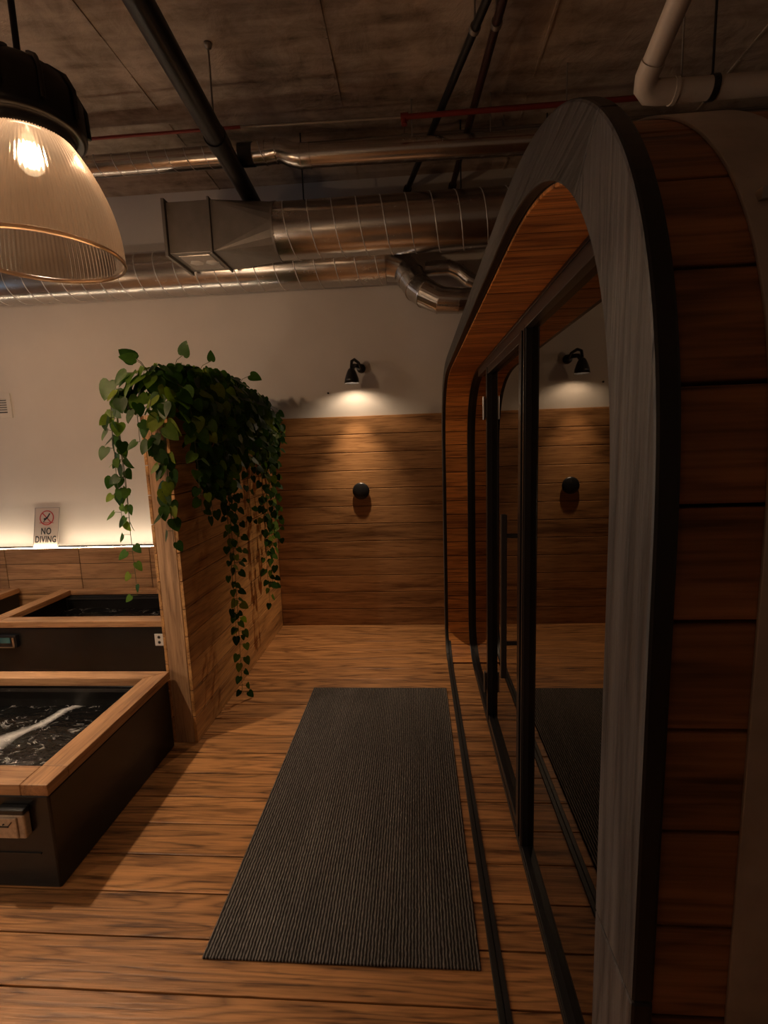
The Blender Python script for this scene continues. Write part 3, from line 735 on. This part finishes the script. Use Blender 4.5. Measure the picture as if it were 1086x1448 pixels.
for k in range(1, 7):
    a, b, c = Vector(path[k-1]), Vector(path[k]), Vector(path[k+1] if k < 7 else path[k]); d = (c-a).normalized(); r_ = [.105, .107, .106, .102, .096, .090, .085][k]
    f.tube([b-d*.003, b+d*.003], r_+.004, 36)
for x in (.46, .56, .70, .9): f.tube([(x-.003, 3.75, 2.64), (x+.003, 3.75, 2.64)], .088, 36)
f.build('elbow', M_GALV, d2)
f = MB(); p2 = [(.10, 3.90, 2.925), (.28, 3.90, 2.925), (.36, 3.90, 2.89), (.43, 3.90, 2.83), (.55, 3.90, 2.77), (.8, 3.90, 2.76)]
f.tube(p2, .055, 28, smooth=False)
for k in range(1, 5): a = Vector(p2[k]); d = (Vector(p2[k+1])-Vector(p2[k-1])).normalized(); f.tube([a-d*.003, a+d*.003], .059, 28)
f.build('branch_elbow', M_GALV, d2)
for x in (-5, -3.2):
    f = MB(); f.tube([(x, 3.96, 3.18), (x, 3.96, CZ)], .005, 8); f.build('hanger_rod', M_BLACK, d2)
# slim duct near the ceiling
d3 = thing('ventilation_duct', 'slim spiral duct with an offset elbow just under the concrete ceiling', 'duct', (-1.0, 3.30, 3.473))
f = MB(); f.tube([(-6.4, 3.30, 3.473), (-.90, 3.30, 3.473)], .063, 32); helix(f, -6.4, -.9, 3.30, 3.473, .063, .12, .0025, mi=1); f.build('round_duct', [M_GALV, M_SEAM], d3)
f = MB(); pe = [(-.91, 3.30, 3.475), (-.84, 3.295, 3.478), (-.79, 3.285, 3.468), (-.74, 3.275, 3.438), (-.68, 3.27, 3.424), (-.62, 3.27, 3.424)]; f.tube(pe, .067, 32)
for p, d in ((0, (1, 0, 0)), (1, (1, 0, 0)), (4, (1, 0, 0)), (5, (1, 0, 0))):
    a = Vector(pe[p]); f.tube([a-Vector(d)*.004, a+Vector(d)*.004], .071, 32)
f.build('elbow', M_GALV, d3)
f = MB(); f.tube([(-.63, 3.27, 3.424), (3.0, 3.27, 3.367)], .064, 32); 
for k in range(18): x = -.5+k*.19; z = 3.424-(x+.63)*.0157; f.tube([(x-.0025, 3.27, z), (x+.0025, 3.27, z)], .0665, 32)
f.build('round_duct', M_GALV, d3)
f = MB(); f.tube([(-1.08, 3.30, 3.473), (-.99, 3.30, 3.473)], .067, 32); f.build('sleeve', M_BLACK, d3)
for x, z in ((-2.6, 3.5), (.02, 3.44), (.5, 3.44)):
    f = MB(); f.tube([(x, 3.285, z-.03), (x, 3.285, CZ)], .004, 8); f.build('hanger_rod', M_STEEL, d3)
# pipes
p = thing('drain_pipe', 'thick black pipe running from above the pendant to behind the box duct', 'pipe', (-1.08, 2.7, 3.36))
a, b = Vector((-1.010, 1.6, 3.352)), Vector((-1.15, 4.13, 3.352))
f = MB(); f.tube([a+Vector((0, -.09, CZ-3.352)), a+Vector((0, -.09, .12)), a+Vector((0, -.06, .04)), a+Vector((0, -.015, .005)), a+Vector((0, .06, 0)), b], .057, 32); f.build('pipe', M_BLACKM, p)
def on_(t_): return a+(b-a)*t_
t_ = (2.93-1.6)/(4.13-1.6)
f = MB(); f.tube([on_(t_-.02), on_(t_+.02)], .064, 32); f.build('coupling', M_BLACKM, p)
f = MB(); f.tube([(-1.03, 2.75, 3.37), (-1.03, 2.75, CZ)], .0055, 8); f.lathe([(0, CZ), (.022, CZ), (.016, CZ-.02), (0, CZ-.025)], (-1.03, 2.75, 0), 14); f.build('hanger_rod', M_GREYC, p)
for (x0, y0, x1, y1, mm, lb) in ((.386, 2.42, -.028, 4.125, M_BLACKM, 'slim black pipe slanting under the ceiling, ahead of the dark red one'), (.447, 2.40, .328, 4.125, plain('dark_red_pipe', (.035, .010, .008), .4), 'slim dark red pipe slanting under the ceiling beside the black one')):
    p = thing('sprinkler_pipe', lb, 'pipe', (x0, y0, 3.585))
    a_, b_ = Vector((x0, y0, 3.585)), Vector((x1, y1, 3.585))
    f = MB(); f.tube([a_+Vector((.004, -1.4, 0)), a_, b_], .0215, 20); f.build('pipe', mm, p)
    q = a_+(b_-a_)*.135; d = (b_-a_).normalized()
    f = MB(); f.tube([q-d*.012, q+d*.012], .027, 20); f.tube([q, q+Vector((0, 0, CZ-3.585))], .005, 8); f.build('clamp', M_GREYC, p)
    q = a_+(b_-a_)*.985
    f = MB(); f.tube([q-d*.02, q+d*.02], .031, 20); f.build('coupling', mm, p)
p = thing('sprinkler_pipe', 'thin red pipe running across below the ceiling, in front of the slim duct', 'pipe', (0, 3.1, 3.51))
f = MB(); f.tube([(-6.4, 3.1, 3.525), (-1.0, 3.1, 3.515)], .009, 12, 0); f.tube([(-.03, 3.1, 3.497), (3.2, 3.1, 3.497)], .0145, 14, 0); f.build('pipe', M_RED, p)
f = MB(); f.tube([(-1.0, 3.1, 3.515), (-.03, 3.1, 3.497)], .008, 12); f.build('bare_pipe', M_GREYC, p)
f = MB(); f.tube([(-.045, 3.1, 3.497), (0, 3.1, 3.497)], .021, 16); f.tube([(-.025, 3.1, 3.497), (-.025, 3.1, 3.455)], .017, 14); f.build('fitting', M_RED, p)
for x in (-2.2, .9):
    f = MB(); f.tube([(x, 3.1, 3.50), (x, 3.1, CZ)], .004, 8); f.build('hanger_rod', M_GREYC, p)
for z, r_, mm, lb in ((3.625, .010, M_GREYC, 'thin grey conduit behind the slim duct, tight under the ceiling'), (3.552, .007, M_RED, 'thin red conduit just above the slim duct behind it')):
    yq = 3.5 if r_ == .010 else 3.54; p = thing('conduit', lb, 'conduit', (0, yq, z))
    f = MB(); f.tube([(-.9, yq, z), (3.1, yq, z)], r_, 10); f.build('pipe', mm, p)
    for x in (-.03, .17, .62):
        f = MB(); f.tube([(x-.02, yq, z), (x+.02, yq, z)], r_+.005, 10); f.tube([(x, yq, z), (x, yq, CZ)], .004, 6); f.build('clamp', M_GREYC, p)
# white waste pipe above the sauna
p = thing('waste_pipe', 'off-white plastic pipe with an elbow passing above the sauna roof', 'pipe', (.78, 1.8, 2.72))
f = MB(); f.tube([(.83, 1.8, 2.722), (2.4, 1.8, 2.722)], .0325, 28); f.tube([(.765, 1.775, 2.752), (.80, 1.20, 3.05), (.84, .6, 3.36)], .0325, 28); f.build('pipe', M_PVC, p)
f = MB(); f.tube([(.86, 1.8, 2.722), (.815, 1.8, 2.722), (.785, 1.797, 2.724), (.768, 1.786, 2.733), (.762, 1.765, 2.750), (.766, 1.735, 2.769)], .0355, 28)
f.tube([(.855, 1.8, 2.722), (.868, 1.8, 2.722)], .0385, 28); f.build('elbow', M_PVC, p)
f = MB(); f.tube([(.972, 1.8, 2.722), (.992, 1.8, 2.722)], .0365, 28); f.tube([(.982, 1.8, 2.757), (.982, 1.8, CZ)], .004, 8); f.build('pipe_clamp', M_BLACKM, p)
f = MB(); f.tube([(.885, 1.8, 2.75), (.885, 1.8, CZ)], .003, 8); f.build('hanger_rod', M_GREYC, p)

# ------------------------------------------------------------------ trailing pothos on the partition
PLT = thing('trailing_pothos', 'lush trailing pothos spilling from the top of the timber partition', 'plant', (-1.32, 3.2, 1.80))
f = MB(); f.box(PL+.002, -1.274, PN+.075, 3.98, 1.552, 1.79); f.build('planter', M_SUB, PLT)
f = MB(); f.box(PL+.006, -1.278, PN+.08, 3.97, 1.785, 1.805); f.build('soil', M_SOIL, PLT)
rnd = random.Random(11)
LEAF = [(0, 0), (.16, -.10), (.34, -.08), (.46, .08), (.48, .26), (.42, .46), (.30, .68), (.16, .86), (0, 1.0)]
def leaf(f, pos, tipdir, normal, size, mi=0, fold=None):
    t_ = tipdir.normalized(); n_ = (normal-t_*normal.dot(t_))
    if n_.length < 1e-4: n_ = t_.orthogonal()
    n_.normalize(); s_ = t_.cross(n_)
    fold = rnd.uniform(.10, .28) if fold is None else fold; curl = rnd.uniform(.08, .3)
    vs = []; wd = rnd.uniform(.82, 1.02)
    for k, (lx_, ly_) in enumerate(LEAF):
        for sgn in ((0,) if lx_ == 0 else (1, -1)):
            h = abs(lx_)*fold*1.2-curl*ly_*ly_*.5 - abs(lx_)**2*.5
            vs.append(pos+(s_*(sgn*lx_*wd)+t_*ly_+n_*h)*size)
    # spine points at each level
    L = []; idx = 0
    for k, (lx_, ly_) in enumerate(LEAF):
        if lx_ == 0: L.append((idx, idx)); idx += 1
        else: L.append((idx, idx+1)); idx += 2
    sp = []
    for k in range(1, len(LEAF)-1):
        ly_ = LEAF[k][1]; vs.append(pos+(t_*max(ly_, 0.0)+n_*(-curl*ly_*ly_*.5))*size); sp.append(len(vs)-1)
    sp = [0]+sp+[L[-1][0]]
    fs = []
    for k in range(len(LEAF)-1):
        a_, b_ = L[k], L[k+1]; m0, m1 = sp[k], sp[k+1]
        for side, rev in ((0, False), (1, True)):
            q = [m0, a_[side], b_[side], m1]; o_ = []
            for i_ in q:
                if i_ not in o_: o_.append(i_)
            if len(o_) >= 3: fs.append(tuple(o_[::-1] if rev else o_))
    f.add(vs, fs, mi, True)
def clampout(p, m=.02):
    # keep outside the partition's faces
    if p.z < 1.84 and p.y > PN-.03:
        if p.x > -1.32: p.x = max(p.x, PX+m)
        else: p.x = min(p.x, -1.395-m)
    elif p.z < 1.80 and -1.40 < p.x < PX: p.y = min(p.y, PN-m)
    p.y = min(p.y, 4.09); p.z = max(p.z, .03)
    return p
# crown mass
f = MB()
def crown_h(y_):   # height of the crown's top along the partition
    k = (y_-2.4)/1.6
    return .10+.22*math.sin(PI*min(1, max(0, .22+.60*k)))
for k in range(520):
    y_ = 2.36+1.64*rnd.random()**1.15
    th = rnd.uniform(-1.5, 1.75)
    R_ = rnd.uniform(.62, 1.0)
    h = crown_h(y_); wx = .20 if y_ > 2.55 else .17
    p_ = Vector((-1.315+math.sin(th)*wx*R_, y_+rnd.uniform(-.03, .03), 1.80+.02+math.cos(th)*h*R_))
    if p_.z < 1.84: p_ = clampout(p_, .03)
    out = Vector((math.sin(th), rnd.uniform(-.7, .3), math.cos(th)*.8)).normalized()
    tip = Vector((math.sin(th)*.6+rnd.uniform(-.4, .4), rnd.uniform(-.8, .5), -rnd.uniform(.3, 1.1)))
    leaf(f, p_, tip, out+Vector((0, -.25, .2)), rnd.uniform(.060, .105))
# leaves reaching out of the crown on the near side
for px, py, pz, s_, tx, tz in ((-1.43, 2.42, 2.10, .085, -.5, .4), (-1.49, 2.43, 2.03, .09, -.6, -.6), (-1.60, 2.42, 1.985, .105, -.25, -1), (-1.50, 2.40, 1.93, .10, .1, -1), (-1.20, 2.55, 2.14, .08, .3, .6), (-1.12, 2.75, 2.14, .06, .1, .8),
                               (-1.10, 3.35, 2.14, .09, 1, -.4), (-1.15, 2.42, 1.93, .115, .1, -1), (-1.40, 2.38, 2.10, .08, -.8, .1), (-1.28, 2.36, 1.97, .10, .2, -.8)):
    q = Vector((px, py, pz)); c0 = Vector((-1.33, max(2.5, py), 1.96)); q = q+(c0-q)*.14; c = q+(c0-q)*.55
    leaf(f, q, Vector((tx, -.25, tz)), Vector((.1, -1, .35)), s_, 2)
    f.tube([c, (c+q)/2+Vector((0, -.01, .018)), q], .0018, 5, 1)
f.build('crown', [M_LEAF, M_STEM, M_LEAFD], PLT, fix=False)
def vine(start, outv, drop, size0, size1, spacing=.05, sway=.03, dense=1):
    f = MB(); p_ = Vector(start); pts = [p_.copy()]; L = 0; d = Vector(outv).normalized()
    g = Vector((0, 0, -1)); total = drop
    while L < total:
        k = min(1, L/.16); d = (d*(1-k*.6)+g*(.35+k*.6)+Vector((rnd.uniform(-1, 1), rnd.uniform(-1, 1), 0))*sway*3).normalized()
        p_ = clampout(p_+d*.03); pts.append(p_.copy()); L += .03
        if p_.z < .04: break
    if len(pts) < 3: return None
    f.tube(pts, [.0028-.0016*i/len(pts) for i in range(len(pts))], 5, 1)
    L = 0; side = 1; nx = .03
    for i in range(1, len(pts)):
        L += .03
        if L >= nx:
            nx += spacing*rnd.uniform(.7, 1.3); side = -side; fr = i/len(pts); s_ = (size0+(size1-size0)*fr)*rnd.uniform(.75, 1.2)
            face = Vector((.75, -.75, .25)) if p_.x > -1.3 else Vector((-.4, -1, .2))
            if start[1] < PN+.03: face = Vector((0, -1, .2))
            sd = Vector((0, 0, 1)).cross(face).normalized()
            q = pts[i]+sd*side*rnd.uniform(.012, .03)+face.normalized()*rnd.uniform(.008, .03); q = clampout(q, .022)
            f.tube([pts[i], q], .0013, 4, 1)
            leaf(f, q, Vector((0, 0, -1))+sd*side*rnd.uniform(-.2, 1.1)+face*rnd.uniform(-.1, .6), face+Vector((rnd.uniform(-.9, .9), rnd.uniform(-.7, .7), rnd.uniform(-.2, .9))), s_)
    return f.build('vine', [M_LEAF, M_STEM], PLT, fix=False)
# dense curtain down the corridor face
for k in range(48):
    y_ = 2.44+1.56*((k+rnd.random())/48)**1.1
    base = .50 if y_ > 2.85 else .72
    vine((-1.24+rnd.uniform(-.02, .05), y_, 1.90+rnd.uniform(-.02, .05)), (.45 if y_ < 2.85 else .8, rnd.uniform(-.5, .3), .2), rnd.uniform(.28 if y_ > 2.85 else .42, base), .085 if y_ < 2.85 else .07, .055, .042)
# long trailers
for y_, dr_, s0, s1 in ((2.86, 1.95, .06, .045), (2.79, 1.50, .06, .04), (2.93, 1.05, .055, .04), (3.48, 1.48, .065, .05), (3.56, 1.40, .06, .05), (3.64, 1.15, .06, .05), (3.74, 1.05, .06, .05), (3.84, .95, .06, .05), (3.20, .8, .055, .04)):
    vine((-1.235, y_, 1.88), (1, 0, .3), dr_, s0, s1, .045, .02)
# over the end post and the tub side
for x_, dr_, s0, s1 in ((-1.235, .80, .085, .065), (-1.25, .50, .085, .07), (-1.30, .34, .08, .06), (-1.37, .26, .07, .05), (-1.22, .66, .085, .06)):
    vine((x_, 2.40, 1.89), (rnd.uniform(-.2, .2), -1, .2), dr_, s0, s1, .055, .02)
for x_, y_, dr_, s0, s1 in ((-1.43, 2.40, 1.10, .075, .045), (-1.45, 2.43, .62, .085, .06), (-1.47, 2.47, .45, .085, .06), (-1.46, 2.40, .70, .07, .05)):
    vine((x_, y_, 1.93), (-1, -.3, .1), dr_, s0, s1, .055, .02)
